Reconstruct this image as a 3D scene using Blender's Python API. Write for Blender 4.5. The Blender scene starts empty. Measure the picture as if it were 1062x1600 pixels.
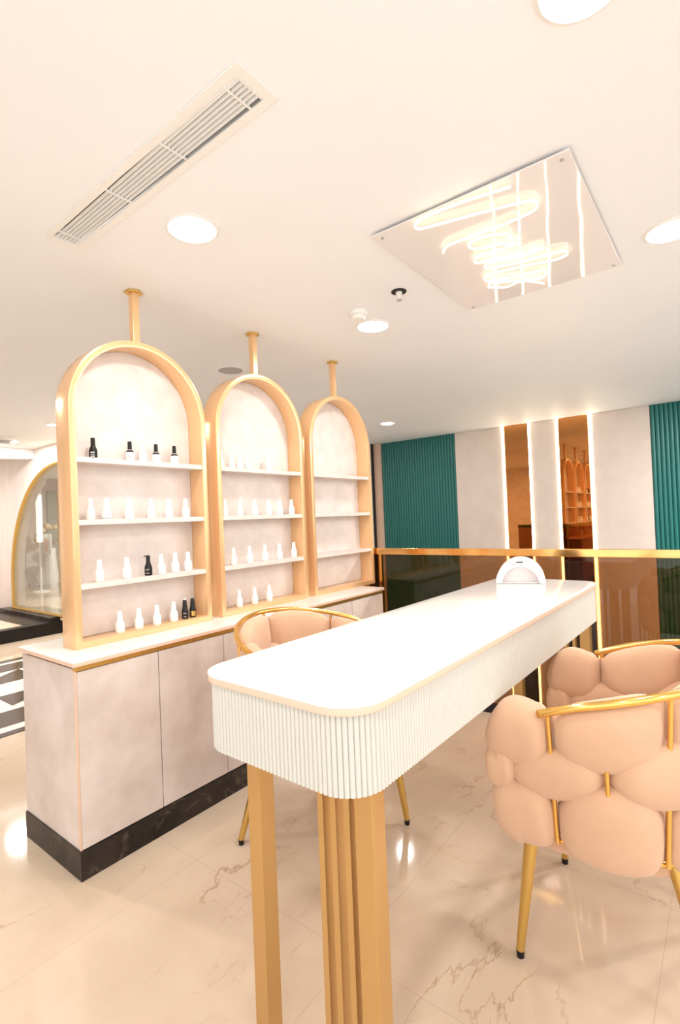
import bpy, bmesh, math, random
from mathutils import Vector, Matrix
from math import sin, cos, pi
random.seed(7)
S = bpy.context.scene
COL = S.collection

# ---------------------------------------------------------------- camera
cam_d = bpy.data.cameras.new('camera')
cam = bpy.data.objects.new('camera', cam_d); COL.objects.link(cam)
S.camera = cam
F_PX, YAW, ROLL, PITCH, EYE = 792.4, .6558, .0401, .0123, 1.40
cam_d.sensor_fit = 'VERTICAL'; cam_d.sensor_height = 24.0
cam_d.lens = 24.0 * F_PX / 1600
cam_d.clip_start = .02
fw = Vector((-sin(YAW)*cos(PITCH), cos(YAW)*cos(PITCH), sin(PITCH)))
r0 = Vector((cos(YAW), sin(YAW), 0)); u0 = r0.cross(fw)
rt = r0*cos(ROLL) - u0*sin(ROLL)     # roll of the hand held camera
up = rt.cross(fw)
m = Matrix((rt, up, -fw)).transposed().to_4x4()
m.translation = Vector((0, 0, EYE))
cam.matrix_world = m

# ---------------------------------------------------------------- world, exposure
S.view_settings.view_transform = 'Standard'
S.view_settings.look = 'None'
S.view_settings.gamma = 1
S.view_settings.exposure = 0.38
W = bpy.data.worlds.new('world'); S.world = W; W.use_nodes = True
W.node_tree.nodes['Background'].inputs[0].default_value = (1, .99, .98, 1)
W.node_tree.nodes['Background'].inputs[1].default_value = 1.35
LAMP_W = 6.0
LAMP_COL = (1, .95, .90)
H = 2.585           # ceiling height
HF = 2.488          # ceiling height over the stairwell
WALL_Y = 6.40       # far wall beyond the stairwell
RAIL_Y = 3.445

# ---------------------------------------------------------------- materials
def mat(name, col=(.8,.8,.8), rough=.5, metal=0., spec=.5, emit=None, estr=0, coat=0.):
    M = bpy.data.materials.new(name); M.use_nodes = True
    b = M.node_tree.nodes['Principled BSDF']
    b.inputs['Base Color'].default_value = (*col, 1)
    b.inputs['Roughness'].default_value = rough
    b.inputs['Metallic'].default_value = metal
    b.inputs['Specular IOR Level'].default_value = spec
    b.inputs['Coat Weight'].default_value = coat
    b.inputs['Coat Roughness'].default_value = .05
    if emit:
        b.inputs['Emission Color'].default_value = (*emit, 1)
        b.inputs['Emission Strength'].default_value = estr
    return M
def nd(M, t, **kw):
    n = M.node_tree.nodes.new(t)
    for k, v in kw.items():
        if hasattr(n, k): setattr(n, k, v)
        else: n.inputs[k.replace('_', ' ')].default_value = v
    return n
def ln(M, a, b): M.node_tree.links.new(a, b)
def coords(M, scale=(1,1,1), obj=True):
    tc = nd(M, 'ShaderNodeTexCoord'); mp = nd(M, 'ShaderNodeMapping')
    mp.inputs['Scale'].default_value = scale
    ln(M, tc.outputs['Object' if obj else 'Generated'], mp.inputs[0]); return mp.outputs[0]
def mottled(name, a, b, scale=3, rough=.5, bump=.1, bscale=30, detail=6, metal=0, stretch=(1,1,1), contrast=(.35,.65)):
    M = mat(name, a, rough, metal)
    B = M.node_tree.nodes['Principled BSDF']
    c = coords(M, stretch)
    n = nd(M, 'ShaderNodeTexNoise', Scale=scale, Detail=detail, Roughness=.6); ln(M, c, n.inputs['Vector'])
    r = nd(M, 'ShaderNodeValToRGB')
    r.color_ramp.elements[0].position, r.color_ramp.elements[1].position = contrast
    r.color_ramp.elements[0].color = (*a, 1); r.color_ramp.elements[1].color = (*b, 1)
    ln(M, n.outputs['Fac'], r.inputs[0]); ln(M, r.outputs[0], B.inputs['Base Color'])
    if bump:
        n2 = nd(M, 'ShaderNodeTexNoise', Scale=bscale, Detail=4); ln(M, c, n2.inputs['Vector'])
        bp = nd(M, 'ShaderNodeBump', Strength=bump, Distance=.01); ln(M, n2.outputs['Fac'], bp.inputs['Height'])
        ln(M, bp.outputs[0], B.inputs['Normal'])
    return M
def vein(name, base, veincol, base2, scale=1.2, width=.012, rough=.1, joints=0, amount=1., coat=0.):
    """stone with thin wandering veins, optional square tile joints"""
    M = mat(name, base, rough, coat=coat)
    B = M.node_tree.nodes['Principled BSDF']
    c = coords(M)
    big = nd(M, 'ShaderNodeTexNoise', Scale=scale*.8, Detail=8, Roughness=.65); ln(M, c, big.inputs['Vector'])
    r0_ = nd(M, 'ShaderNodeValToRGB')
    r0_.color_ramp.elements[0].position = .35; r0_.color_ramp.elements[1].position = .68
    r0_.color_ramp.elements[0].color = (*base, 1); r0_.color_ramp.elements[1].color = (*base2, 1)
    ln(M, big.outputs['Fac'], r0_.inputs[0])
    vm = nd(M, 'ShaderNodeMapping'); vm.inputs['Rotation'].default_value = (0, 0, .9); vm.inputs['Scale'].default_value = (1.5, .75, 1)
    ln(M, c, vm.inputs[0])
    v = nd(M, 'ShaderNodeTexNoise', Scale=scale, Detail=9, Roughness=.58, Distortion=.9); ln(M, vm.outputs[0], v.inputs['Vector'])
    s = nd(M, 'ShaderNodeMath', operation='SUBTRACT'); ln(M, v.outputs['Fac'], s.inputs[0]); s.inputs[1].default_value = .5
    a = nd(M, 'ShaderNodeMath', operation='ABSOLUTE'); ln(M, s.outputs[0], a.inputs[0])
    mr = nd(M, 'ShaderNodeMapRange'); mr.inputs['From Max'].default_value = width
    mr.inputs['To Min'].default_value = 1; mr.inputs['To Max'].default_value = 0
    ln(M, a.outputs[0], mr.inputs['Value'])
    k = nd(M, 'ShaderNodeTexNoise', Scale=scale*1.7, Detail=3); ln(M, c, k.inputs['Vector'])
    mr2 = nd(M, 'ShaderNodeMapRange'); mr2.inputs['From Min'].default_value = .44; mr2.inputs['From Max'].default_value = .60
    mr2.inputs['To Max'].default_value = amount
    ln(M, k.outputs['Fac'], mr2.inputs['Value'])
    mu = nd(M, 'ShaderNodeMath', operation='MULTIPLY'); ln(M, mr.outputs[0], mu.inputs[0]); ln(M, mr2.outputs[0], mu.inputs[1])
    mx = nd(M, 'ShaderNodeMix', data_type='RGBA'); ln(M, mu.outputs[0], mx.inputs['Factor'])
    ln(M, r0_.outputs[0], mx.inputs[6]); mx.inputs[7].default_value = (*veincol, 1)
    out = mx.outputs[2]
    if joints:
        br = nd(M, 'ShaderNodeTexBrick', offset=0., squash=1.)
        br.inputs['Color1'].default_value = (0,0,0,1); br.inputs['Color2'].default_value = (0,0,0,1)
        br.inputs['Mortar'].default_value = (1,1,1,1); br.inputs['Scale'].default_value = 1
        br.inputs['Mortar Size'].default_value = .0022; br.inputs['Mortar Smooth'].default_value = .2
        br.inputs['Brick Width'].default_value = joints; br.inputs['Row Height'].default_value = joints
        mp = nd(M, 'ShaderNodeMapping'); mp.inputs['Location'].default_value = (.22, .31, 0)
        ln(M, c, mp.inputs[0]); ln(M, mp.outputs[0], br.inputs['Vector'])
        sc = nd(M, 'ShaderNodeMath', operation='MULTIPLY'); ln(M, br.outputs[0], sc.inputs[0]); sc.inputs[1].default_value = .30
        m2 = nd(M, 'ShaderNodeMix', data_type='RGBA'); ln(M, sc.outputs[0], m2.inputs['Factor'])
        ln(M, out, m2.inputs[6]); m2.inputs[7].default_value = (.40,.29,.20,1); out = m2.outputs[2]
    ln(M, out, B.inputs['Base Color'])
    return M

M_ceil = mottled('ceiling paint', (.88,.89,.90), (.90,.91,.92), 1.5, .55, .03, 8)
M_floor = vein('cream polished marble', (.60,.475,.35), (.36,.22,.12), (.71,.585,.455), 1.5, .0095, .07, joints=.8, amount=.65)
M_conc = mottled('rose grey stone laminate', (.62,.535,.485), (.74,.66,.615), 5, .45, .12, 22)
M_conc_lt = mottled('rose grey stone panel', (.68,.60,.555), (.79,.71,.665), 7, .5, .10, 18, detail=9)
M_cream = mottled('cream linen wall panel', (.76,.67,.60), (.81,.72,.65), 6, .6, .1, 70)
M_plaster = mottled('warm plaster', (.70,.62,.58), (.77,.69,.65), 3, .6, .05, 14, stretch=(6,6,1))
M_white = mat('white lacquer', (.86,.85,.81), .35)
M_flute = mat('off white fluted lacquer', (.62,.61,.555), .45)
M_top = vein('white marble', (.93,.92,.90), (.62,.60,.58), (.95,.94,.92), 1.6, .006, .12, amount=.7)
M_edge = mat('blush worktop edge', (.78,.55,.42), .4)
M_tgold = mat('champagne gold paint', (.86,.55,.29), .2, .35)
M_goldp = mat('polished gold', (.88,.56,.17), .14, 1.)
M_leg = mat('satin gold tube', (.60,.375,.15), .32, .75)
M_brass = mat('brushed brass', (.70,.47,.14), .3, .9)
M_copper = mat('mirror gold rail', (.90,.55,.20), .12, 1.)
M_teal = mat('teal fluted panel', (.012,.16,.145), .32)
M_dark = mat('dark steel', (.02,.018,.018), .5, spec=.25)
M_black = mat('black gloss', (.010,.009,.009), .3, spec=.3)
M_bottle = mat('white bottle', (.93,.92,.90), .28)
M_line = mat('label print', (.10,.10,.11), .5)
M_grey = mat('grey', (.45,.43,.42), .5)
M_kick = vein('black marble', (.012,.009,.008), (.20,.15,.11), (.045,.034,.028), 6, .02, .32, amount=.5)
M_velvet = mottled('blush velvet', (.64,.395,.25), (.68,.43,.28), 6, .85, .10, 160)
M_velvet.node_tree.nodes['Principled BSDF'].inputs['Sheen Weight'].default_value = .35
M_velvet.node_tree.nodes['Principled BSDF'].inputs['Sheen Roughness'].default_value = .5
M_led = mat('led strip', (1,1,1), .5, emit=(1,.86,.62), estr=9)
M_lamp = mat('lamp diffuser', (1,1,1), .5, emit=(1,.95,.88), estr=14)
M_neon = mat('neon tube', (1,1,1), .5, emit=(1,.84,.50), estr=1.5)
M_mirror = mat('bronze mirror', (.56,.25,.085), .02, 1.)
M_void = mat('stairwell floor', (.40,.33,.27), .5)  # base colour lightened so the lower floor bounces light up
M_tilew = mat('white floor tile', (.86,.82,.78), .15)
M_tileb = mat('black floor tile', (.05,.04,.036), .15)

def glass(name, tint, refl=.06, rough=0.0, bump=0.):
    M = bpy.data.materials.new(name); M.use_nodes = True
    N = M.node_tree.nodes; N.remove(N['Principled BSDF'])
    t = nd(M, 'ShaderNodeBsdfTransparent'); t.inputs[0].default_value = (*tint, 1)
    g = nd(M, 'ShaderNodeBsdfGlossy'); g.inputs['Roughness'].default_value = rough; g.inputs[0].default_value = (1,1,1,1)
    lw = nd(M, 'ShaderNodeFresnel'); ge = nd(M, 'ShaderNodeNewGeometry'); mi = nd(M, 'ShaderNodeMix')
    ln(M, ge.outputs['Backfacing'], mi.inputs[0]); mi.inputs[2].default_value = 1.45; mi.inputs[3].default_value = 1/1.45
    ln(M, mi.outputs[0], lw.inputs[0])
    ad = nd(M, 'ShaderNodeMath', operation='ADD'); ad.inputs[1].default_value = refl; ln(M, lw.outputs[0], ad.inputs[0])
    mx = nd(M, 'ShaderNodeMixShader'); ln(M, ad.outputs[0], mx.inputs[0]); ln(M, t.outputs[0], mx.inputs[1]); ln(M, g.outputs[0], mx.inputs[2])
    ln(M, mx.outputs[0], N['Material Output'].inputs[0]); return M
M_bglass = glass('bronze tinted glass', (.61,.42,.265), .0)
M_cglass = glass('clear glass', (.90,.93,.91), .06)
# acrylic plate: white backed gloss with a very faint waviness
M_acr = mat('glossy acrylic plate', (.84,.80,.78), .03, 0., spec=.5)
M_kick.node_tree.nodes['Principled BSDF'].inputs['Specular IOR Level'].default_value = .25
_b = M_acr.node_tree.nodes['Principled BSDF']; _b.inputs['IOR'].default_value = 1.36
_c = coords(M_acr); _n = nd(M_acr, 'ShaderNodeTexNoise', Scale=4., Detail=1); ln(M_acr, _c, _n.inputs['Vector'])
_bp = nd(M_acr, 'ShaderNodeBump', Strength=.10, Distance=.01); ln(M_acr, _n.outputs['Fac'], _bp.inputs['Height']); ln(M_acr, _bp.outputs[0], _b.inputs['Normal'])

# ---------------------------------------------------------------- mesh helpers
class MB:
    def __init__(self): self.v = []; self.f = []
    def add(self, vs, fs):
        o = len(self.v); self.v += [tuple(p) for p in vs]; self.f += [tuple(i+o for i in f) for f in fs]; return self
    def box(self, x0, x1, y0, y1, z0, z1):
        v = [(x,y,z) for x in (x0,x1) for y in (y0,y1) for z in (z0,z1)]
        return self.add(v, [(0,1,3,2),(4,6,7,5),(0,4,5,1),(2,3,7,6),(0,2,6,4),(1,5,7,3)])
    def tube(self, pts, r, n=12, cap=True, closed=False):
        pts = [Vector(p) for p in pts]; rs = r if isinstance(r, (list, tuple)) else [r]*len(pts)
        rings = []; prev = None; L = len(pts)
        for i, p in enumerate(pts):
            a = pts[(i-1) % L] if (i > 0 or closed) else pts[i]
            b = pts[(i+1) % L] if (i < L-1 or closed) else pts[i]
            t = (b-a).normalized()
            if prev is None:
                ref = Vector((0,0,1)) if abs(t.z) < .9 else Vector((1,0,0))
                nrm = t.cross(ref).normalized()
            else:
                nrm = (prev - t*prev.dot(t)).normalized()
            prev = nrm; bn = t.cross(nrm)
            rings.append([p + (nrm*cos(2*pi*k/n) + bn*sin(2*pi*k/n))*rs[i] for k in range(n)])
        vs = [q for rg in rings for q in rg]; fs = []
        for i in range(L if closed else L-1):
            j = (i+1) % L
            for k in range(n): fs.append((i*n+k, i*n+(k+1)%n, j*n+(k+1)%n, j*n+k))
        if cap and not closed: fs += [tuple(range(n))[::-1], tuple((L-1)*n+k for k in range(n))]
        return self.add(vs, fs)
    def lathe(self, prof, n=32, c=(0,0,0), cap=True):
        vs = [(c[0]+r*cos(2*pi*k/n), c[1]+r*sin(2*pi*k/n), c[2]+z) for r, z in prof for k in range(n)]; fs = []
        for i in range(len(prof)-1):
            for k in range(n): fs.append((i*n+k, i*n+(k+1)%n, (i+1)*n+(k+1)%n, (i+1)*n+k))
        if cap: fs += [tuple(range(n))[::-1], tuple((len(prof)-1)*n+k for k in range(n))]
        return self.add(vs, fs)
    def prism(self, pts, z0, z1):
        n = len(pts); vs = [(x,y,z0) for x,y in pts]+[(x,y,z1) for x,y in pts]
        return self.add(vs, [tuple(range(n))[::-1], tuple(range(n, 2*n))]+[(i,(i+1)%n,n+(i+1)%n,n+i) for i in range(n)])
    def build(self, name, m_, parent=None, smooth=None, bevel=0., seg=2, subsurf=0, loc=None):
        me = bpy.data.meshes.new(name); me.from_pydata(self.v, [], self.f)
        bm = bmesh.new(); bm.from_mesh(me); bmesh.ops.recalc_face_normals(bm, faces=bm.faces)
        if bevel:
            es = [e for e in bm.edges if len(e.link_faces) == 2 and e.calc_face_angle(0) > .6]
            bmesh.ops.bevel(bm, geom=es, offset=bevel, segments=seg, affect='EDGES', profile=.6)
        bm.to_mesh(me); bm.free()
        me.materials.append(m_)
        if smooth is not None:
            for p in me.polygons: p.use_smooth = True
            try: me.set_sharp_from_angle(angle=smooth)
            except Exception: pass
        o = bpy.data.objects.new(name, me); COL.objects.link(o)
        if parent: o.parent = parent
        if loc: o.location = loc
        if subsurf:
            s = o.modifiers.new('sub', 'SUBSURF'); s.levels = subsurf; s.render_levels = subsurf
        return o
def tag(o, label, cat, group=None):
    o['label'] = label; o['category'] = cat
    if group: o['group'] = group
    return o
def struct(o, label=None):
    o['kind'] = 'structure'
    if label: o['label'] = label
    return o
def empty(name, loc, rz=0):
    o = bpy.data.objects.new(name, None); COL.objects.link(o); o.location = loc; o.rotation_euler = (0,0,rz)
    o.empty_display_size = .1; return o
def copy_tree(o, parent=None):
    c = o.copy(); COL.objects.link(c)
    if parent: c.parent = parent
    for ch in list(o.children): copy_tree(ch, c)
    return c
def box(name, m_, x0, x1, y0, y1, z0, z1, parent=None, bevel=0.):
    return MB().box(x0,x1,y0,y1,z0,z1).build(name, m_, parent, bevel=bevel)
SM = math.radians(40)

# ================================================================ SETTING
# floor of the salon, ends at the balustrade
fl = box('floor', M_floor, -11.3, 2.2, -1.4, RAIL_Y+.06, -.2, 0); struct(fl, 'polished cream marble floor')
# ceiling with an opening for the air grille
VX0, VX1, VY0, VY1 = -2.115, -1.0, .925, 1.02
cb = MB()
YB = 3.7
cb.box(-11.3, VX0, -1.4, YB, H, H+.12); cb.box(VX1, 2.2, -1.4, YB, H, H+.12)
cb.box(VX0, VX1, -1.4, VY0, H, H+.12); cb.box(VX0, VX1, VY1, YB, H, H+.12)
N_ = 14
for k in range(N_):      # soft drop towards the stairwell
    ya, yb = YB+1.3*k/N_, YB+1.3*(k+1)/N_
    g_ = lambda q: H-(H-HF)*(3*q*q-2*q**3)
    za, zb_ = g_(k/N_), g_((k+1)/N_)
    v = [(-11.3,ya,za),(2.2,ya,za),(2.2,yb,zb_),(-11.3,yb,zb_),(-11.3,ya,H+.12),(2.2,ya,H+.12),(2.2,yb,H+.12),(-11.3,yb,H+.12)]
    cb.add(v, [(0,1,2,3),(7,6,5,4),(0,4,5,1),(3,2,6,7),(0,3,7,4),(1,5,6,2)])
cb.box(-11.3, 2.2, YB+1.3, WALL_Y+.2, HF, H+.12)
struct(cb.build('ceiling', M_ceil), 'smooth white ceiling')
# far wall beyond the stairwell : backing, then panels
struct(box('wall_far', M_cream, -4.2422, 3.2, WALL_Y+.03, WALL_Y+.2, -3.2, HF), 'far wall behind the balustrade')
def fluted_panel(x0, x1, label):
    n = round((x1-x0)/.042); p = (x1-x0)/n; pts = []
    for i in range(n):
        for k in range(7):
            a = pi*k/7
            pts.append((x0+p*(i+.5)-p*.46*cos(a), WALL_Y+.012-.014*sin(a)))
    pts = [(x0, WALL_Y+.03)]+pts+[(x1, WALL_Y+.012), (x1, WALL_Y+.03)]
    o = MB().prism(pts, -3.2, HF-.001).build('wall_panel', M_teal, smooth=math.radians(60))
    return tag(o, label, 'wall panel')
fluted_panel(-4.1044, -2.9199, 'dark teal vertically fluted wall panel beside the display arches')
fluted_panel(-0.6538, 1.5, 'dark teal vertically fluted wall panel at the right edge of the picture')
def flat_panel(x0, x1, label):
    o = box('wall_panel', M_cream, x0, x1, WALL_Y, WALL_Y+.03, -3.2, HF-.001, bevel=.002); return tag(o, label, 'wall panel')
flat_panel(-2.9181, -2.2754, 'plain cream wall panel next to the left teal fluted panel')
flat_panel(-1.9264, -1.6207, 'narrow cream wall panel between the two tall bronze mirrors')
flat_panel(-1.2258, -0.6556, 'wide cream wall panel next to the right teal fluted panel')
for x0, x1, lab in ((-2.2515, -1.9503, 'tall narrow bronze wall mirror on the left, beside the plain cream panel'),
                    (-1.5968, -1.2717, 'tall narrow bronze wall mirror on the right, reflecting the arched displays')):
    tag(box('wall_mirror', M_mirror, x0, x1, WALL_Y+.012, WALL_Y+.03, -3.2, HF-.001), lab, 'mirror', 'bronze mirrors on the far wall')
for x, lab in ((-2.2634, 'lit vertical strip light, leftmost of four on the far wall'),
               (-1.9384, 'lit vertical strip light on the right edge of the left bronze mirror'),
               (-1.6087, 'lit vertical strip light on the left edge of the right bronze mirror'),
               (-1.2506, 'lit vertical strip light, rightmost of four on the far wall')):
    tag(box('strip_light', M_led, x-.009, x+.009, WALL_Y-.008, WALL_Y+.03, -3.2, HF-.002), lab, 'strip light', 'vertical strip lights on the far wall')
# stairwell
struct(box('wall_stairwell', M_plaster, -4.3615, -4.2238, 3.3, WALL_Y+.03, -3.2, HF), 'side wall of the stairwell')
struct(box('trim_1', M_edge, -4.2238, -4.1044, WALL_Y-.05, WALL_Y+.02, -3.2, HF-.001), 'cream corner trim beside the left teal panel')
struct(box('trim_2', M_dark, -4.2238, -4.2009, WALL_Y-.10, WALL_Y-.06, -3.2, HF-.001), 'dark slot beside the cream corner trim')
struct(box('floor_stairwell', M_void, -4.3615, 3.2, 3.4, 6.6, -3.3, -3.2), 'lower floor of the stairwell, lightened to bounce light upward')
struct(box('wall_slab', M_dark, -4.3615, 3.2, RAIL_Y+.05, RAIL_Y+.08, -3.2, -.002), 'dark edge of the floor slab')
# left wall with the big arch, and the wall behind the camera (seen in the mirrors)
def arch_pts(cx, z0, zs, a, b, n=40):
    """outline of an arch in (x,z): straight sides from z0 to zs then half ellipse"""
    return [(cx-a, z0)]+[(cx-a*cos(pi*k/n), zs+b*sin(pi*k/n)) for k in range(n+1)]+[(cx+a, z0)]
def wall_with_arch(name, m_, x0, x1, z0, z1, y0, y1, holes):
    """wall in the xz plane, thickness y0..y1, with arch holes"""
    mb = MB(); xs = x0
    for (cx, zs, a, b) in holes:
        mb.box(xs, cx-a, y0, y1, z0, z1)
        n = 48
        for k in range(n):
            xa = cx-a*cos(pi*k/n); xb_ = cx-a*cos(pi*(k+1)/n)
            za = zs+b*sin(pi*k/n); zb_ = zs+b*sin(pi*(k+1)/n)
            v = [(xa,y0,za),(xb_,y0,zb_),(xb_,y0,z1),(xa,y0,z1),(xa,y1,za),(xb_,y1,zb_),(xb_,y1,z1),(xa,y1,z1)]
            mb.add(v, [(0,1,2,3),(7,6,5,4),(0,4,5,1),(3,2,6,7)])
        xs = cx+a
    mb.box(xs, x1, y0, y1, z0, z1)
    return mb.build(name, m_)
ARX, ARZ, ARA, ARB = -7.2, .62, 1.68, 1.71
struct(wall_with_arch('wall_left', M_plaster, -12.5, -4.22, 0, H, 3.15, 3.3,
       [(-10.35, 1.45, .55, .52), (ARX, ARZ, ARA, ARB)]), 'rose plaster wall with arched openings')
struct(box('wall_rear', M_conc_lt, -11.3, -2.3, -1.45, -1.35, 0, H), 'wall behind the viewpoint')
struct(box('wall_end', M_plaster, -12.6, -12.5, -1.4, 7, 0, H), 'end wall at the far left')
# bulkhead with curved underside (left)
bk = MB(); n = 30
for k in range(n):
    ya = 1.0+2.15*k/n; yb = 1.0+2.15*(k+1)/n
    f = lambda y: 2.28+.17*(1-((3.35-y)/1.6)**2) if y > 1.75 else 2.11+.3*(y-1.75)
    za, zb_ = f(ya), f(yb)
    v = [(-8.02,ya,za),(-8.02,yb,zb_),(-8.02,yb,H-.001),(-8.02,ya,H-.001),(-8.2,ya,za),(-8.2,yb,zb_),(-8.2,yb,H-.001),(-8.2,ya,H-.001)]
    bk.add(v, [(0,1,2,3),(7,6,5,4),(0,4,5,1),(3,2,6,7)]+([(0,3,7,4)] if k == 0 else []))
struct(bk.build('trim_3', M_ceil), 'curved white bulkhead under the ceiling')
# room behind the arch
struct(box('floor_room', M_floor, -12.5, -4.75, 3.15, 7, -.2, .16), 'floor of the room behind the arch')
struct(box('wall_room', M_conc_lt, -12.5, -4.75, 7, 7.1, 0, H), 'wall of the room behind the arch')
struct(box('ceiling_room', M_ceil, -12.6, -11.3, -1.4, 7.1, H, H+.12), 'ceiling of the far left room')

# chequered inlay in the floor (left background): rows run along Y
def chequer():
    o = empty('floor_inlay', (-5.1, 1.4, .001)); o['kind'] = 'structure'; o['label'] = 'black and white triangle chequered floor inlay'
    def fpoly(mb, ps, z): 
        mb.prism([(x+5.1, y-1.4) for x, y in ps], 0, z)
    w = MB(); fpoly(w, [(-6.30,-1.2),(-3.98,-1.2),(-3.98,3.0),(-6.30,3.0)], .001); w.build('white_field', M_tilew, o)
    b = MB()
    rows = [(-6.30,-6.18,0),(-6.10,-5.79,1),(-5.79,-5.36,2),(-4.97,-4.62,3),(-4.52,-4.17,1),(-4.06,-3.98,0)]
    for x0, x1, kd in rows:
        if kd in (0, 1): fpoly(b, [(x0,-1.2),(x1,-1.2),(x1,3.0),(x0,3.0)], .002)
        else:
            k = 0; y = .83 if kd == 2 else .98
            while y < 3.0:
                if kd == 2: fpoly(b, [(x1,y),(x1,y+.62),(x0,y+.62)], .002)
                else: fpoly(b, [(x0,y),(x1,y),(x0,y+.62)], .002)
                y += .62
    b.build('black_inlay', M_tileb, o)
chequer()
# raised platform with black kerb
pl = empty('platform', (-9.2, 1.6, 0)); pl['kind'] = 'structure'; pl['label'] = 'low black edged platform in the left background'
def pbox(name, m_, x0,x1,y0,y1,z0,z1): return box(name, m_, x0+9.2,x1+9.2,y0-1.6,y1-1.6,z0,z1, pl)
pbox('black_kerb', M_black, -7.4,-7.24,-1.3,3.14,.001,.162)
pbox('cream_top', M_floor, -12.4,-7.4,-1.3,3.0,.001,.158)
pbox('black_border', M_kick, -9.0,-7.4,2.72,3.0,.158,.163)
pbox('black_upstand', M_kick, -9.05,-7.3,3.0,3.14,.001,.215)

# ================================================================ arch glass screen
t = empty('arched_glass_screen', (ARX, 3.15, .2))
tag(t, 'large gold framed arched glass screen on the low black platform', 'glass screen')
pts = [(x-ARX, -.02, z-.2) for x, z in arch_pts(ARX, .22, ARZ, ARA-.02, ARB-.02, 48)]
MB().tube(pts, .024, 12).build('arch_frame', M_brass, t, smooth=SM)
MB().tube([pts[0], pts[-1]], .022, 8).build('bottom_rail', M_brass, t, smooth=SM)
op = arch_pts(ARX, .22, ARZ, ARA-.03, ARB-.03, 48)
gm = MB(); nn = len(op)
gm.add([(x-ARX, .0, z-.2) for x, z in op]+[(x-ARX, .01, z-.2) for x, z in op], [tuple(range(nn)), tuple(range(nn, 2*nn))[::-1]]+[(i,(i+1)%nn,nn+(i+1)%nn,nn+i) for i in range(nn)])
gm.build('glass_pane', M_cglass, t)

# objects behind the glass
t = empty('tripod_stand', (-11.35, 4.25, .16))
tag(t, 'thin grey tripod stand behind the arched glass screen', 'tripod')
MB().tube([(0,0,.28),(0,0,1.0)], .011, 8).build('pole', M_grey, t, smooth=SM)
for k in range(3):
    a = .4+2*pi*k/3
    MB().tube([(0,0,.45),(.36*cos(a),.36*sin(a),.012)], .012, 8).build('leg', M_grey, t, smooth=SM)
t = empty('floor_lamp', (-11.03, 4.4, .16))
tag(t, 'white glowing column lamp with a curved top behind the arched glass', 'lamp')
MB().tube([(0,0,1.0),(0,0,1.95)], .055, 16).build('glowing_tube', mat('column glow', (1,1,1), .4, emit=(1,.93,.8), estr=.9), t, smooth=SM)
MB().tube([(0,0,0),(0,0,1.0)], .02, 10).build('stem', M_white, t, smooth=SM)
MB().lathe([(.15,0),(.15,.02),(.02,.03)], 24).build('base', M_white, t, smooth=SM)
MB().tube([(.0,0,1.95),(.03,0,2.05),(.12,0,2.14),(.26,0,2.17)], .04, 12).build('curved_arm', M_white, t, smooth=SM)
t = empty('poster', (-11.0, 4.5, .9))
tag(t, 'small framed picture on a stand behind the arched glass', 'picture')
box('board', mat('poster pale', (.70,.72,.70), .4), -.24,.24,-.01,.01,.0,.42, t)
MB().add([(.02+.13*cos(a)*.8, -.012, .2+.15*sin(a)) for a in [2*pi*k/20 for k in range(20)]], [tuple(range(20))]).build('picture_motif', mat('poster skin', (.68,.42,.32), .5), t)
MB().tube([(0,.0,-.74),(0,0,.02)], .012, 8).build('stand', M_grey, t)
t = empty('flower_arrangement', (-11.7, 4.9, .16))
tag(t, 'round cream dried flower arrangement behind the arched glass', 'flowers')
fm = MB()
for k in range(26):
    a = random.uniform(0, 2*pi); e = random.uniform(-.6, 1.2); r = .26
    c = (r*cos(a)*cos(e), r*sin(a)*cos(e), 1.08+r*sin(e)); s = random.uniform(.05,.09)
    fm.lathe([(s*sin(pi*j/6)+.001, -s*cos(pi*j/6)) for j in range(7)], 8, c)
fm.build('blooms', mat('dried bloom', (.75,.60,.36), .8), t, smooth=SM)
MB().lathe([(.10,0),(.13,.2),(.08,.7),(.1,.85)], 20).build('vase', M_white, t, smooth=SM)
t = box('wall_panel', mat('sage panel', (.42,.45,.40), .5), -12.49, -12.44, 5.15, 6.9, .16, 2.3)
tag(t, 'sage grey panel on the wall of the room behind the arched glass', 'wall panel')
t = empty('curtain', (-10.05, 4.5, .16))
tag(t, 'pale draped curtain seen through the right of the arched glass', 'curtain')
pts = [(-.35+.7*i/48, .03*sin(i*1.3)) for i in range(49)]
MB().prism(pts+[(x, y+.02) for x, y in reversed(pts)], 0.01, 1.95).build('fabric', mat('cream curtain', (.78,.74,.66), .8), t, smooth=SM)
MB().tube([(-.4,0,1.97),(.4,0,1.97)], .015, 10).build('curtain_rod', M_brass, t, smooth=SM)
MB().tube([(-.38,.0,0),(-.38,0,1.97)], .015, 10).build('post', M_brass, t, smooth=SM)
MB().tube([(.38,.0,0),(.38,0,1.97)], .015, 10).build('post', M_brass, t, smooth=SM)

# ================================================================ balustrade
t = empty('balustrade', (-1, RAIL_Y, 0))
tag(t, 'bronze glass balustrade with a mirror gold handrail', 'balustrade')
def bb(name, m_, x0,x1,y0,y1,z0,z1, bevel=0, par=None): return box(name, m_, x0+1,x1+1,y0,y1,z0,z1, par or t, bevel)
bb('handrail', M_copper, -3.1, 2.6, -.03, .03, 1.098, 1.147, .003)
for x0, x1 in ((-3.1,-2.262),(-2.24,-.616),(-.615,1.0),(1.001,2.6)):
    bb('glass_panel', M_bglass, x0, x1, -.004, .004, .03, 1.10)
bb('post', M_copper, -2.262, -2.24, -.015, .015, .0, 1.098)
bb('post', mat('dark bronze', (.10,.05,.02), .3, .8), -2.36, -2.32, -.02, .02, 0, 1.098)
bb('base_channel', M_dark, -3.1, 2.6, -.02, .02, 0, .06)

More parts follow.
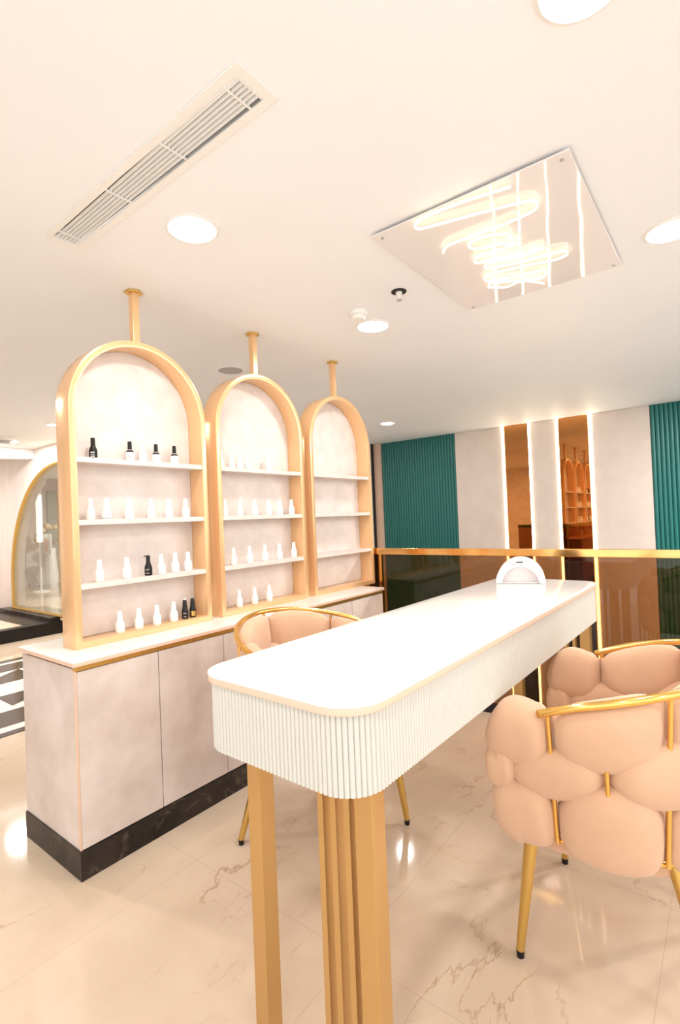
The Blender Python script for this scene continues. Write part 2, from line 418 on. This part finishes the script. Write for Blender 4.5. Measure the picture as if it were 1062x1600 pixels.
# ================================================================ low cabinet
CX, CY0, CY1, CXB = -2.093, .951, 3.205, -2.615
cab = empty('low_cabinet', ((CX+CXB)/2, (CY0+CY1)/2, 0))
tag(cab, 'long low rose grey stone cabinet under the three arched displays', 'cabinet')
ox, oy = -(CX+CXB)/2, -(CY0+CY1)/2
def cbx(name, m_, x0,x1,y0,y1,z0,z1, bevel=0): return box(name, m_, x0+ox,x1+ox,y0+oy,y1+oy,z0,z1, cab, bevel)
cbx('carcass', M_conc, CXB, CX-.02, CY0+.002, CY1, .115, .835)
cbx('plinth', M_kick, CXB-.003, CX+.004, CY0-.005, CY1+.002, 0, .115, .002)
seams = [CY0+.003, 1.320, 1.694, 2.068, 2.442, 2.815, CY1-.002]
for i in range(6):
    cbx('door', M_conc, CX-.0195, CX, seams[i]+.002, seams[i+1]-.002, .12, .825, .0015)
cbx('gold_channel', M_brass, CX-.03, CX-.003, CY0, CY1, .828, .848)
cbx('corner_strip', M_edge, CX-.019, CX-.002, CY0-.0005, CY0+.004, .117, .828)
ct = empty('countertop', ((CX+CXB)/2, (CY0+CY1)/2, .848))
tag(ct, 'white stone countertop with blush edge on the low cabinet', 'countertop')
box('slab', M_edge, CXB-.01+ox, CX+.008+ox, CY0-.012+oy, CY1+.012+oy, 0, .016, ct, .002)
box('marble_surface', M_top, CXB-.009+ox, CX+.0075+ox, CY0-.011+oy, CY1+.011+oy, .0155, .020, ct, .001)
CT = .868

# ================================================================ arched display shelves
UX, UD, UW, UZ = -2.285, .125, .735, 2.312
def display(yc, lab):
    t = empty('arched_display', (UX-UD/2, yc, CT)); tag(t, lab, 'display shelf', 'arched gold display shelves')
    r = UW/2; zs = UZ-CT-r
    # frame band: outline in (y,z)
    def outl(rr, zb): 
        k = 40; return [(-rr, zb)]+[(-rr*cos(pi*i/k), zs+rr*sin(pi*i/k)) for i in range(k+1)]+[(rr, zb)]
    A = outl(r, 0); B = outl(r-.030, .030); n = len(A); v = []
    hx = UD/2
    for x in (hx, -hx): v += [(x, y, z) for y, z in A]+[(x, y, z) for y, z in B]
    f = []
    for i in range(n):
        j = (i+1) % n
        f += [(i, j, n+j, n+i), (2*n+i, 3*n+i, 3*n+j, 2*n+j), (i, 2*n+i, 2*n+j, j), (n+i, n+j, 3*n+j, 3*n+i)]
    MB().add(v, f).build('arch_frame', M_tgold, t, smooth=math.radians(30), bevel=.0015)
    C = outl(r-.031, .031); m_ = len(C)
    MB().add([(-hx+.012, y, z) for y, z in C]+[(-hx+.002, y, z) for y, z in C],
             [tuple(range(m_)), tuple(range(m_, 2*m_))[::-1]]+[(i,(i+1)%m_,m_+(i+1)%m_,m_+i) for i in range(m_)]).build('back_panel', M_conc_lt, t)
    for z in SHELF:
        box('shelf', M_conc_lt, -hx+.013, hx-.002, -r+.0305, r-.0305, z-.024-CT, z-CT, t, .001)
    p = box('support_post', M_tgold, -.018, .018, -.018, .018, UZ-CT-.002, H-CT-.008, t, .002)
    MB().prism([(.045*cos(pi*k/3), .045*sin(pi*k/3)) for k in range(6)], H-CT-.010, H-CT-.0005).build('ceiling_flange', M_brass, p, bevel=.002)
    return t
SHELF = [1.152, 1.439, 1.722]
display(1.412, 'nearest arched gold display shelf, black capped bottles on top shelf')
display(2.218, 'middle arched gold display shelf, only white bottles on it')
display(3.028, 'farthest arched gold display shelf with empty shelves')

# bottles
def proto_bottle(kind):
    t = empty('nail_polish_bottle', (0,0,0))
    body_m = {'w':M_bottle,'k':M_black,'m':M_bottle,'l':M_bottle,'o':M_black,'wt':M_black,'g':M_black}[kind]
    cap_m = {'w':M_bottle,'k':M_dark,'m':M_dark,'l':M_bottle,'o':M_dark,'wt':M_dark,'g':M_dark}[kind]
    R = {'w':.0205,'k':.0185,'m':.0205,'l':.0205,'o':.0185,'wt':.0175,'g':.0175}[kind]
    b = MB().lathe([(R*.9,0),(R,.003),(R,.040),(R*.93,.046),(.0135,.055),(.0125,.058)], 24).build('body', body_m, t, smooth=SM)
    if kind == 'o':
        c = MB().lathe([(.012,.056),(.010,.068),(.0095,.098),(.009,.100)], 20).build('cap', cap_m, t, smooth=SM)
        MB().tube([(0,.006,.094),(0,-.012,.098),(0,-.021,.093)], .0025, 8).build('spout', cap_m, t, smooth=SM)
    else:
        q = .0095 if kind in ('k','m','wt','g') else .0105
        MB().lathe([(.0140 if kind not in ('k','m') else .0115,.056),(.0125 if kind not in ('k','m') else .0105,.062),(q,.098),(q*.8,.100)], 24).build('cap', cap_m, t, smooth=SM)
    if kind == 'wt': MB().lathe([(.0085,.1001),(.0095,.103),(.0085,.106)], 16).build('white_cap_top', M_bottle, t, smooth=SM)
    if kind == 'm': MB().lathe([(R*.90,.0455),(R*.97,.0462),(.0138,.0560),(.0115,.0575)], 24).build('black_shoulder', M_dark, t, smooth=SM)
    def ring(z0, z1, a0, a1, m__, nm, rr=1.012):
        n = 10; v = [(R*rr*cos(a0+(a1-a0)*i/n), R*rr*sin(a0+(a1-a0)*i/n), z) for z in (z0,z1) for i in range(n+1)]
        v += [(R*.99*cos(a0+(a1-a0)*i/n), R*.99*sin(a0+(a1-a0)*i/n), z) for z in (z0,z1) for i in range(n+1)]
        m1 = n+1
        f = [(i,i+1,m1+i+1,m1+i) for i in range(n)]+[(2*m1+i,3*m1+i,3*m1+i+1,2*m1+i+1) for i in range(n)]
        f += [(i,2*m1+i,2*m1+i+1,i+1) for i in range(n)]+[(m1+i,m1+i+1,3*m1+i+1,3*m1+i) for i in range(n)]
        return (v, f)
    if kind in ('l','m'):
        mb = MB()
        if kind == 'l':
            mb.add(*ring(.037,.0382,-1.5,1.5,None,'')); mb.add(*ring(.004,.0060,-1.5,1.5,None,''))
        for k in range(5):
            a = .0+.16*k; mb.add(*ring(.019,.019+[.004,.003,.005,.003,.004][k],a-.05,a+.05,None,''))
        mb.build('label_print', M_line, t)
    if kind in ('k','g','wt','o'):
        mb = MB(); mm = {'k':M_bottle,'g':M_brass,'wt':M_grey,'o':M_grey}[kind]
        if kind == 'g': mb.add(*ring(.008,.034,-.7,1.,None,''))
        else:
            for k in range(4): mb.add(*ring(.026,.034 if k%2 else .032,-.35+.25*k,-.2+.25*k,None,''))
            mb.add(*ring(.010,.014,-.3,.6,None,'')); 
            if kind == 'k': mb.add(*ring(.018,.020,-.35,.6,None,''))
        mb.build('label_print', mm, t)
    return t
ORD = ['first','second','third','fourth','fifth','sixth']
ROWN = {1:'top shelf',2:'middle shelf',3:'lowest shelf',4:'bottom ledge'}
KND = {'w':'white nail polish bottle','k':'black polish bottle','m':'white polish bottle with black cap',
       'l':'white polish bottle with lined label','o':'slim black spout bottle','wt':'black polish bottle with white top','g':'black polish bottle with gold label'}
ROWS = [
 (1,1,'kmwmm',[1.182,1.365,1.434,1.51,1.618]),
 (1,2,'wlwwww',[1.154,1.23,1.343,1.464,1.567,1.668]),
 (1,3,'wwowww',[1.18,1.315,1.427,1.503,1.584,1.660]),
 (1,4,'wwwwtg',[1.269,1.366,1.464,1.562,1.633,1.684]),
 (2,1,'wwwww',[1.93,2.012,2.077,2.145,2.32]),
 (2,2,'wwwwww',[1.94,2.052,2.177,2.295,2.391,2.508]),
 (2,3,'wwwww',[1.98,2.105,2.23,2.366,2.498]),
 (2,4,'www',[2.01,2.132,2.253])]
protos = {}
for unit, row, ks, ys in ROWS:
    z = {1:SHELF[2],2:SHELF[1],3:SHELF[0],4:CT+.030}[row]
    un = 'nearest' if unit == 1 else 'middle'
    for i, (k, y) in enumerate(zip(ks, ys)):
        k = 'wt' if k == 't' else k
        if k not in protos: o = protos[k] = proto_bottle(k)
        else: o = copy_tree(protos[k])
        dx = -.018 if row == 1 else (-.01 if row == 2 else .005)
        o.location = (-2.33+dx+random.uniform(-.004,.004), y, z+.0005)
        o.rotation_euler = (0,0, -.75+random.uniform(-.3,.3))
        tag(o, '%s, %s on %s of %s arch' % (KND[k], ORD[i]+' from left', ROWN[row], un), 'bottle', 'nail polish bottles on the arched displays')

# ================================================================ table
TA = -.0198
def TW(x, y): return (x*cos(TA)-y*sin(TA), x*sin(TA)+y*cos(TA))
tl, tr, tn, tf, zt = -1.1458, -.6091, .7845, 2.911, 1.016
tcx, tcy = (tl+tr)/2, (tn+tf)/2
tb = empty('manicure_table', (*TW(tcx, tcy), 0), TA)
tag(tb, 'long tall white marble topped table with fluted sides and gold legs', 'table')
def rrect(hx, hy, r, seg=14):
    out = []
    for sx, sy, a0 in ((1,1,0),(-1,1,pi/2),(-1,-1,pi),(1,-1,3*pi/2)):
        for k in range(seg+1):
            a = a0+pi/2*k/seg; out.append((sx*(hx-r)+r*cos(a), sy*(hy-r)+r*sin(a)))
    return out
hx, hy = (tr-tl)/2, (tf-tn)/2
MB().prism(rrect(hx-.001, hy-.001, .099), zt-.020, zt-.0035).build('slab_edge', M_edge, tb, smooth=SM, bevel=.002)
MB().prism(rrect(hx, hy, .10), zt-.0036, zt).build('tabletop', M_top, tb, smooth=SM, bevel=.0012)
base = rrect(hx-.010, hy-.010, .092, 40)
# resample the outline for the flutes
def resample(pts, step):
    P_ = [Vector(p) for p in pts]; L = [0]
    for i in range(len(P_)): L.append(L[-1]+(P_[(i+1)%len(P_)]-P_[i]).length)
    tot = L[-1]; n = int(round(tot/step)); out = []; j = 0
    for k in range(n):
        d = tot*k/n
        while L[j+1] < d: j += 1
        a, b = P_[j], P_[(j+1)%len(P_)]; f_ = (d-L[j])/max(1e-9, L[j+1]-L[j])
        tt = (b-a).normalized(); out.append((a+(b-a)*f_, Vector((tt.y, -tt.x)), tot/n))
    return out
fl_pts = []
for p, nrm, st in resample(base, .0125):
    tg = Vector((-nrm.y, nrm.x))
    for k in range(6):
        a = pi*k/6; q = p + tg*(-.5*st*cos(a)) + nrm*(.0055*sin(a)-.004)
        fl_pts.append((q.x, q.y))
MB().prism(fl_pts, .826, zt-.0205).build('fluted_apron', M_flute, tb, smooth=math.radians(50))
def legbox(x, y, w, d): return MB().box(x-w/2-tcx, x+w/2-tcx, y-d/2-tcy, y+d/2-tcy, .001, .8265)
for y in (.895, 2.80):
    for x in (-1.020, -.668): legbox(x, y, .048, .048).build('leg', M_leg, tb, bevel=.002)
    for x in (-.800, -.762, -.722): legbox(x, y, .017, .030).build('slim_rod', M_leg, tb, bevel=.001)
    MB().box(-1.045-tcx, -.645-tcx, y-.024-tcy, y+.024-tcy, .0005, .012).build('foot_bar', M_leg, tb, bevel=.001)

# nail lamp on the table
t = empty('nail_lamp', (-.925, 2.80, zt), .30)
tag(t, 'white domed nail curing lamp on the far end of the table', 'lamp')
def arc_shell(ro, ri, bo, bi, y0, y1, n=32):
    A = [(-ro*cos(pi*k/n), bo*sin(pi*k/n)) for k in range(n+1)]; B = [(-ri*cos(pi*k/n), bi*sin(pi*k/n)) for k in range(n+1)]
    m1 = n+1; v = [(x,y,z) for y in (y0,y1) for x,z in A]+[(x,y,z) for y in (y0,y1) for x,z in B]
    f = []
    for i in range(n): f += [(i,i+1,m1+i+1,m1+i),(2*m1+i,3*m1+i,3*m1+i+1,2*m1+i+1),(i,2*m1+i,2*m1+i+1,i+1),(m1+i,m1+i+1,3*m1+i+1,3*m1+i)]
    f += [(0,m1,3*m1,2*m1),(m1-1,3*m1-1,4*m1-1,2*m1-1)]
    return MB().add(v, f)
arc_shell(.125,.092,.128,.088,-.10,.10).build('shell', M_bottle, t, smooth=SM, bevel=.006, seg=3)
box('mirror_base', mat('lamp tray', (.78,.74,.74), .15, .4), -.092,.092,-.085,.09,.0005,.006, t)
A = [(-.0915*cos(pi*k/20), .0875*sin(pi*k/20)) for k in range(21)]
MB().add([(x,-.035,z+.001) for x,z in A]+[(x,-.028,z+.001) for x,z in A], [tuple(range(21)), tuple(range(21,42))[::-1]]+[(i,(i+1)%21,21+(i+1)%21,21+i) for i in range(21)]).build('inner_back', mat('lamp inside', (.93,.86,.86), .3), t)
box('display', M_dark, -.018,.018,-.102,-.099,.110,.116, t)

# ================================================================ barrel chairs
CR = .305
def upath(s):
    a = pi/2*CR
    if abs(s) <= a:
        g = s/CR; return Vector((.03-CR*cos(g), CR*sin(g), 0)), Vector((-cos(g), sin(g), 0))
    sg = 1 if s > 0 else -1
    return Vector((.03+abs(s)-a, sg*CR, 0)), Vector((0, sg, 0))
def zrim(s): return .955-.130*min(1.15, (abs(s)/.565)**1.7)
def flare(c, nrm):
    return nrm*.08*max(0, c.z-.44)
def pad(kind, sc, hw, T=.050, asym=0):
    nu, nv = 30, 26; v = []
    for i in range(nu+1):
        u = -1+2*i/nu; u = sin(u*pi/2)
        s = sc+hw*u*.985; c, nrm = upath(s); h = zrim(s)-.43
        q = 1-abs(u)**2.5
        if kind == 'top': zt_, zb_ = .985+(.11*(1-u*u) if asym else .02*q), .685-.13*q
        elif kind == 'mid': zt_, zb_ = .585+.15*q, .49-.15*q
        else: zt_, zb_ = .34+.145*q, -.01-.06*q
        e = -u if asym < 0 else u
        if asym and e > 0:      # free rounded front end
            if kind == 'top': zt_, zb_ = .985+.11*(1-e*e)-.11*e*e, .555+.03*e
            elif kind == 'mid': zt_, zb_ = .70, .34
            else: zt_, zb_ = .47-.02*e, -.09+.10*e**2
        zt_ = .43+h*zt_; zb_ = .43+h*zb_
        mid = (zt_+zb_)/2; half = (zt_-zb_)/2
        end = (1-abs(u)**9)**.5 if abs(u) < 1 else 0
        th = T*(1-.62*abs(u)**5)
        if asym and e > 0: end = (1-abs(u)**4.5)**.5 if abs(u) < 1 else 0; th = T*1.02
        end = max(end, .04)
        half *= max(.80, end) if not (asym and e > 0) else end
        th *= end
        for k in range(nv):
            a = 2*pi*k/nv; ca, sa = cos(a), sin(a)
            zz = half*math.copysign(abs(ca)**.74, ca); nn_ = th*math.copysign(abs(sa)**.86, sa)
            zz += (.022*max(0,-sa)*max(0,ca) if kind == 'top' else 0)
            w = 1+.08*sin(a*9+sc*13)*abs(u)**5
            p = c + nrm*(nn_*w) + Vector((0,0,mid+zz)); p = p+flare(p, nrm); v.append(p)
    f = []
    for i in range(nu):
        for k in range(nv): f.append((i*nv+k, i*nv+(k+1)%nv, (i+1)*nv+(k+1)%nv, (i+1)*nv+k))
    f += [tuple(range(nv))[::-1], tuple(nu*nv+k for k in range(nv))]
    return MB().add(v, f)
def make_chair():
    t = empty('armchair', (0,0,0))
    # padded segments
    for a, b in ((-.565,-.30),(-.30,0),(0,.30),(.30,.565)):
        pad('top', (a+b)/2, (b-a)/2).build('back_pad', M_velvet, t, smooth=pi)
        pad('low', (a+b)/2, (b-a)/2).build('back_pad', M_velvet, t, smooth=pi)
    for a, b in ((-.70,-.43),(-.43,-.15),(-.15,.15),(.15,.43),(.43,.70)):
        pad('mid', (a+b)/2, (b-a)/2).build('back_pad', M_velvet, t, smooth=pi)
    for sg in (-1, 1):
        pad('top', sg*.664, .100, .056, sg).build('arm_pad', M_velvet, t, smooth=pi)
        pad('mid', sg*.715, .052, .056, sg).build('arm_pad', M_velvet, t, smooth=pi)
        pad('low', sg*.660, .096, .056, sg).build('arm_pad', M_velvet, t, smooth=pi)
    # rim
    pts = []
    N = 60
    for i in range(N+1):
        s = -.59+1.18*i/N; c, nrm = upath(s)
        c = c + nrm*.034 + Vector((0,0,zrim(s)+.004)); pts.append(c+flare(c, nrm))
    MB().tube(pts, .0115, 14).build('rim', M_goldp, t, smooth=pi)
    # rods and bottom ring
    for s in (-.565,-.43,-.30,-.15,0,.15,.30,.43,.565):
        c, nrm = upath(s); c = c+nrm*.018
        zt_ = zrim(s)+.002 if abs(s) in (0,.30,.565) else .43+.60*(zrim(s)-.43)
        p_ = c+nrm*.012+Vector((0,0,zt_)); MB().tube([c+Vector((0,0,.44)), p_+flare(p_, nrm)], .0065, 10).build('rod', M_goldp, t, smooth=SM)
    pts = [upath(-.70+1.4*i/50)[0]+Vector((0,0,.44)) for i in range(51)]
    MB().tube(pts, .010, 10).build('bottom_ring', M_goldp, t, smooth=pi)
    # seat
    ol = []
    for i in range(41):
        c, nrm = upath(-.70+1.4*i/40); ol.append((c.x*.92, c.y*.92))
    ol += [(.31,.18),(.325,0),(.31,-.18)]
    MB().prism(ol, .375, .475).build('seat_cushion', M_velvet, t, smooth=SM, bevel=.03, seg=4)
    for sx in (-1, 1):
        for sy in (-1, 1):
            x1, y1 = sx*.262, sy*.262; x0, y0 = (.215 if sx > 0 else -.155), sy*(.225 if sx > 0 else .20)
            l = MB().tube([(x0,y0,.43),(x1,y1,.022)], [.023,.0125], 16).build('leg', M_brass, t, smooth=SM)
            MB().tube([(x1-(x0-x1)*0,y1,.022),(x1,y1,.001)], [.0128,.0115], 14).build('foot_cap', M_black, l, smooth=SM)
    return t
GR = 'blush barrel armchairs around the table'
c1 = make_chair(); c1.location = (-.314, 1.850, 0); c1.rotation_euler.z = pi-.008
tag(c1, 'blush padded gold rimmed armchair on the right side of the table', 'armchair', GR)
c3 = copy_tree(c1); c3.location = (-1.480, 1.728, 0); c3.rotation_euler.z = 0
tag(c3, 'blush padded armchair on the left of the table, in front of the low cabinet', 'armchair', GR)

# ================================================================ ceiling fittings
def downlight(x, y, lab, r=.090, power=1., z=H):
    t = empty('downlight', (x, y, z)); tag(t, lab, 'ceiling light', 'round ceiling downlights')
    MB().lathe([(r+.014,-.0005),(r+.014,-.004),(r+.004,-.008),(r+.001,-.004),(r+.001,-.0005)], 40, cap=False).build('trim_ring', M_white, t, smooth=SM)
    MB().lathe([(r,-.006),(r*.98,-.0005)], 40).build('diffuser', M_lamp, t, smooth=SM)
    L = bpy.data.lights.new('downlight', 'AREA'); L.shape = 'DISK'; L.size = 2*r; L.energy = LAMP_W*power; L.color = LAMP_COL
    lo = bpy.data.objects.new('lamp_light', L); COL.objects.link(lo); lo.parent = t; lo.location = (0,0,-.010)
downlight(-1.664, 1.268, 'bright round downlight between the air grille and the nearest display post')
downlight(-.155, 2.62, 'bright round downlight cut by the right edge, right of the sign plate')
downlight(-.215, 1.25, 'bright round downlight cut by the top edge of the picture')
downlight(-1.712, 2.635, 'bright round downlight beside the smoke detector')
downlight(-3.135, 5.05, 'small distant round downlight above the left teal panel', .075, z=HF)
downlight(-6.0, 2.57, 'tiny distant downlight at the left edge of the nearest display', .06, 5)
downlight(-7.45, 2.62, 'distant round downlight at the far left under the ceiling', .12, 5)
downlight(-1.66, -.15, 'round downlight behind the viewpoint, left')
downlight(-.2, -.15, 'round downlight behind the viewpoint, above')
downlight(1.3, 1.25, 'round downlight outside the right of the picture')
downlight(1.3, -.15, 'round downlight behind the viewpoint, right')
downlight(.75, 5.0, 'added unseen downlight brightening the stairwell, right of the mirrors', .085, 8., z=HF)  # added out of view to brighten the far wall and ceiling
downlight(1.9, 4.9, 'added unseen downlight brightening the stairwell, far right', .085, 12., z=HF)  # second added lamp out of view, lifts the stairwell ceiling
downlight(1.4, 3.0, 'round downlight by the balustrade, outside the right of the picture', .085, 1.)
downlight(-9.3, 5.2, 'added unseen downlight to light the room behind the arched glass', .1, 12., z=HF)  # lamp put in because the closed back room gets no other light
downlight(-4.6, .4, 'added unseen downlight brightening the left area over the chequered floor', .078, 5.)  # extra unseen lamp, added as fill for the left side
downlight(-9.6, 1.6, 'added unseen downlight brightening the left area over the low platform', .078, 7.)  # also added out of view, brightens wall and ceiling at the left

# air grille
g = empty('air_grille', (-1.553, .971, H), -.0165)
tag(g, 'long white slatted air conditioning grille in the ceiling', 'air vent')
L_, Wd = 1.195/2, .153/2
fr = MB(); i0, i1 = L_-.034, Wd-.026
fr.box(-L_,L_,-Wd,-i1,-.006,-.0005).box(-L_,L_,i1,Wd,-.006,-.0005).box(-L_,-i0,-i1,i1,-.006,-.0005).box(i0,L_,-i1,i1,-.006,-.0005)
fr.build('frame', M_white, g, bevel=.001)
for k in range(6):
    y = -i1+.0155+(2*i1-.031)*k/5
    th = .55
    v = [];
    for sx in (-i0, i0):
        for a, b in ((-.0036,.0055),(.0030,-.003),(.0040,-.0015),(-.0026,.007)):
            v.append((sx, y+a, b))
    MB().add(v, [(0,1,2,3),(7,6,5,4),(0,4,5,1),(1,5,6,2),(2,6,7,3),(3,7,4,0)]).build('blade', M_white, g)
for x in (-i0+.055, -.135, .2, i0-.055):
    box('cross_bar', M_white, x-.003, x+.003, -i1, i1, -.004, .001, g)
box('duct_box', M_dark, -i0-.004, i0+.004, -i1+.003, i1-.003, .05, .09, g)

# neon sign
t = empty('neon_sign', (-.755, 2.285, H))
tag(t, 'glossy clear ceiling plate with a glowing warm neon scribble', 'neon sign')
pz = -.018
box('plate', M_acr, -.385,.385,-.508,.505, pz, pz+.006, t, .001)
for sx in (-1,1):
    for sy in (-1,1):
        MB().tube([(sx*.355,sy*.475,pz-.004),(sx*.355,sy*.475,0)], .007, 12).build('standoff_bolt', M_grey, t, smooth=SM)
def neon(pts, closed=False):
    P_ = [Vector((x, y, pz-.018)) for x, y in pts]
    out = []
    n = len(P_)
    for i in range(n-1):
        a = P_[max(0,i-1)]; b = P_[i]; c = P_[i+1]; d = P_[min(n-1,i+2)]
        for k in range(6):
            u = k/6; out.append(.5*((2*b)+(c-a)*u+(2*a-5*b+4*c-d)*u*u+(3*b-a-3*c+d)*u**3))
    out.append(P_[-1])
    return MB().tube(out, .0048, 10)
NEON = []
NEON = [[(0.184, -0.476), (0.022, -0.506), (-0.135, -0.518), (-0.187, -0.496), (-0.196, -0.467), (-0.161, -0.448), (0.03, -0.4), (0.169, -0.362), (0.216, -0.34), (0.224, -0.301), (0.19, -0.27), (0.083, -0.261), (-0.049, -0.265), (-0.15, -0.264), (-0.182, -0.248), (-0.202, -0.222)],
        [(0.064, -0.128), (0.066, -0.181), (-0.007, -0.227), (-0.073, -0.223), (-0.095, -0.185), (-0.062, -0.147), (0.021, -0.119), (0.087, -0.071)],
        [(0.087, -0.071), (0.007, -0.079), (-0.087, -0.087), (-0.123, -0.065), (-0.122, -0.031), (-0.041, -0.014), (0.068, 0.022)],
        [(0.09, 0.02), (0.152, 0.04)],
        [(0.152, 0.04), (0.036, 0.04), (-0.074, 0.006), (-0.11, 0.027), (-0.093, 0.056), (0.018, 0.096), (0.132, 0.111), (0.212, 0.13), (0.213, 0.174), (0.159, 0.184), (0.049, 0.151), (-0.113, 0.109)],
        [(-0.113, 0.109), (-0.156, 0.137), (-0.145, 0.193), (-0.023, 0.221), (0.081, 0.25), (0.087, 0.299), (0.046, 0.329), (-0.042, 0.276), (-0.146, 0.212), (-0.179, 0.25)],
        [(-0.179, 0.25), (-0.106, 0.309), (-0.022, 0.298), (0.05, 0.404)]]
for st in NEON: neon(st).build('neon_tube', M_neon, t, smooth=pi)

# smoke detector, sprinkler, speaker, left detector
t = empty('smoke_detector', (-1.658, 2.40, H)); tag(t, 'white round smoke detector on the ceiling next to a downlight', 'smoke detector')
MB().lathe([(.055,-.0005),(.055,-.012),(.05,-.022)], 32).build('base', M_white, t, smooth=SM)
MB().lathe([(.042,-.0225),(.042,-.034),(.034,-.045),(.01,-.048)], 32).build('dome', M_white, t, smooth=SM)
t = empty('sprinkler', (-1.342, 2.33, H)); tag(t, 'small fire sprinkler in a dark round ceiling recess', 'sprinkler')
MB().lathe([(.040,-.0005),(.040,-.004),(.034,-.005)], 32).build('dark_collar', M_dark, t, smooth=SM)
MB().lathe([(.017,-.0052),(.017,-.016),(.008,-.02),(.006,-.045)], 20).build('nozzle', M_white, t, smooth=SM)
MB().lathe([(.014,-.046),(.014,-.049)], 20).build('deflector', M_grey, t, smooth=SM)
t = empty('ceiling_speaker', (-3.03, 2.62, H)); tag(t, 'flat round ceiling speaker behind the middle display arch', 'speaker')
MB().lathe([(.115,-.0005),(.115,-.004),(.095,-.007)], 40).build('ring', M_ceil, t, smooth=SM)
MB().lathe([(.094,-.0072),(.05,-.0076)], 40).build('mesh_grille', M_grey, t, smooth=SM)
t = empty('smoke_detector', (-7.15, 2.48, H)); tag(t, 'distant white smoke detector at the far left ceiling', 'smoke detector')
MB().lathe([(.11,-.0005),(.11,-.03),(.09,-.05)], 32).build('base', M_white, t, smooth=SM)
MB().lathe([(.07,-.051),(.06,-.075),(.02,-.08)], 32).build('dome', M_grey, t, smooth=SM)
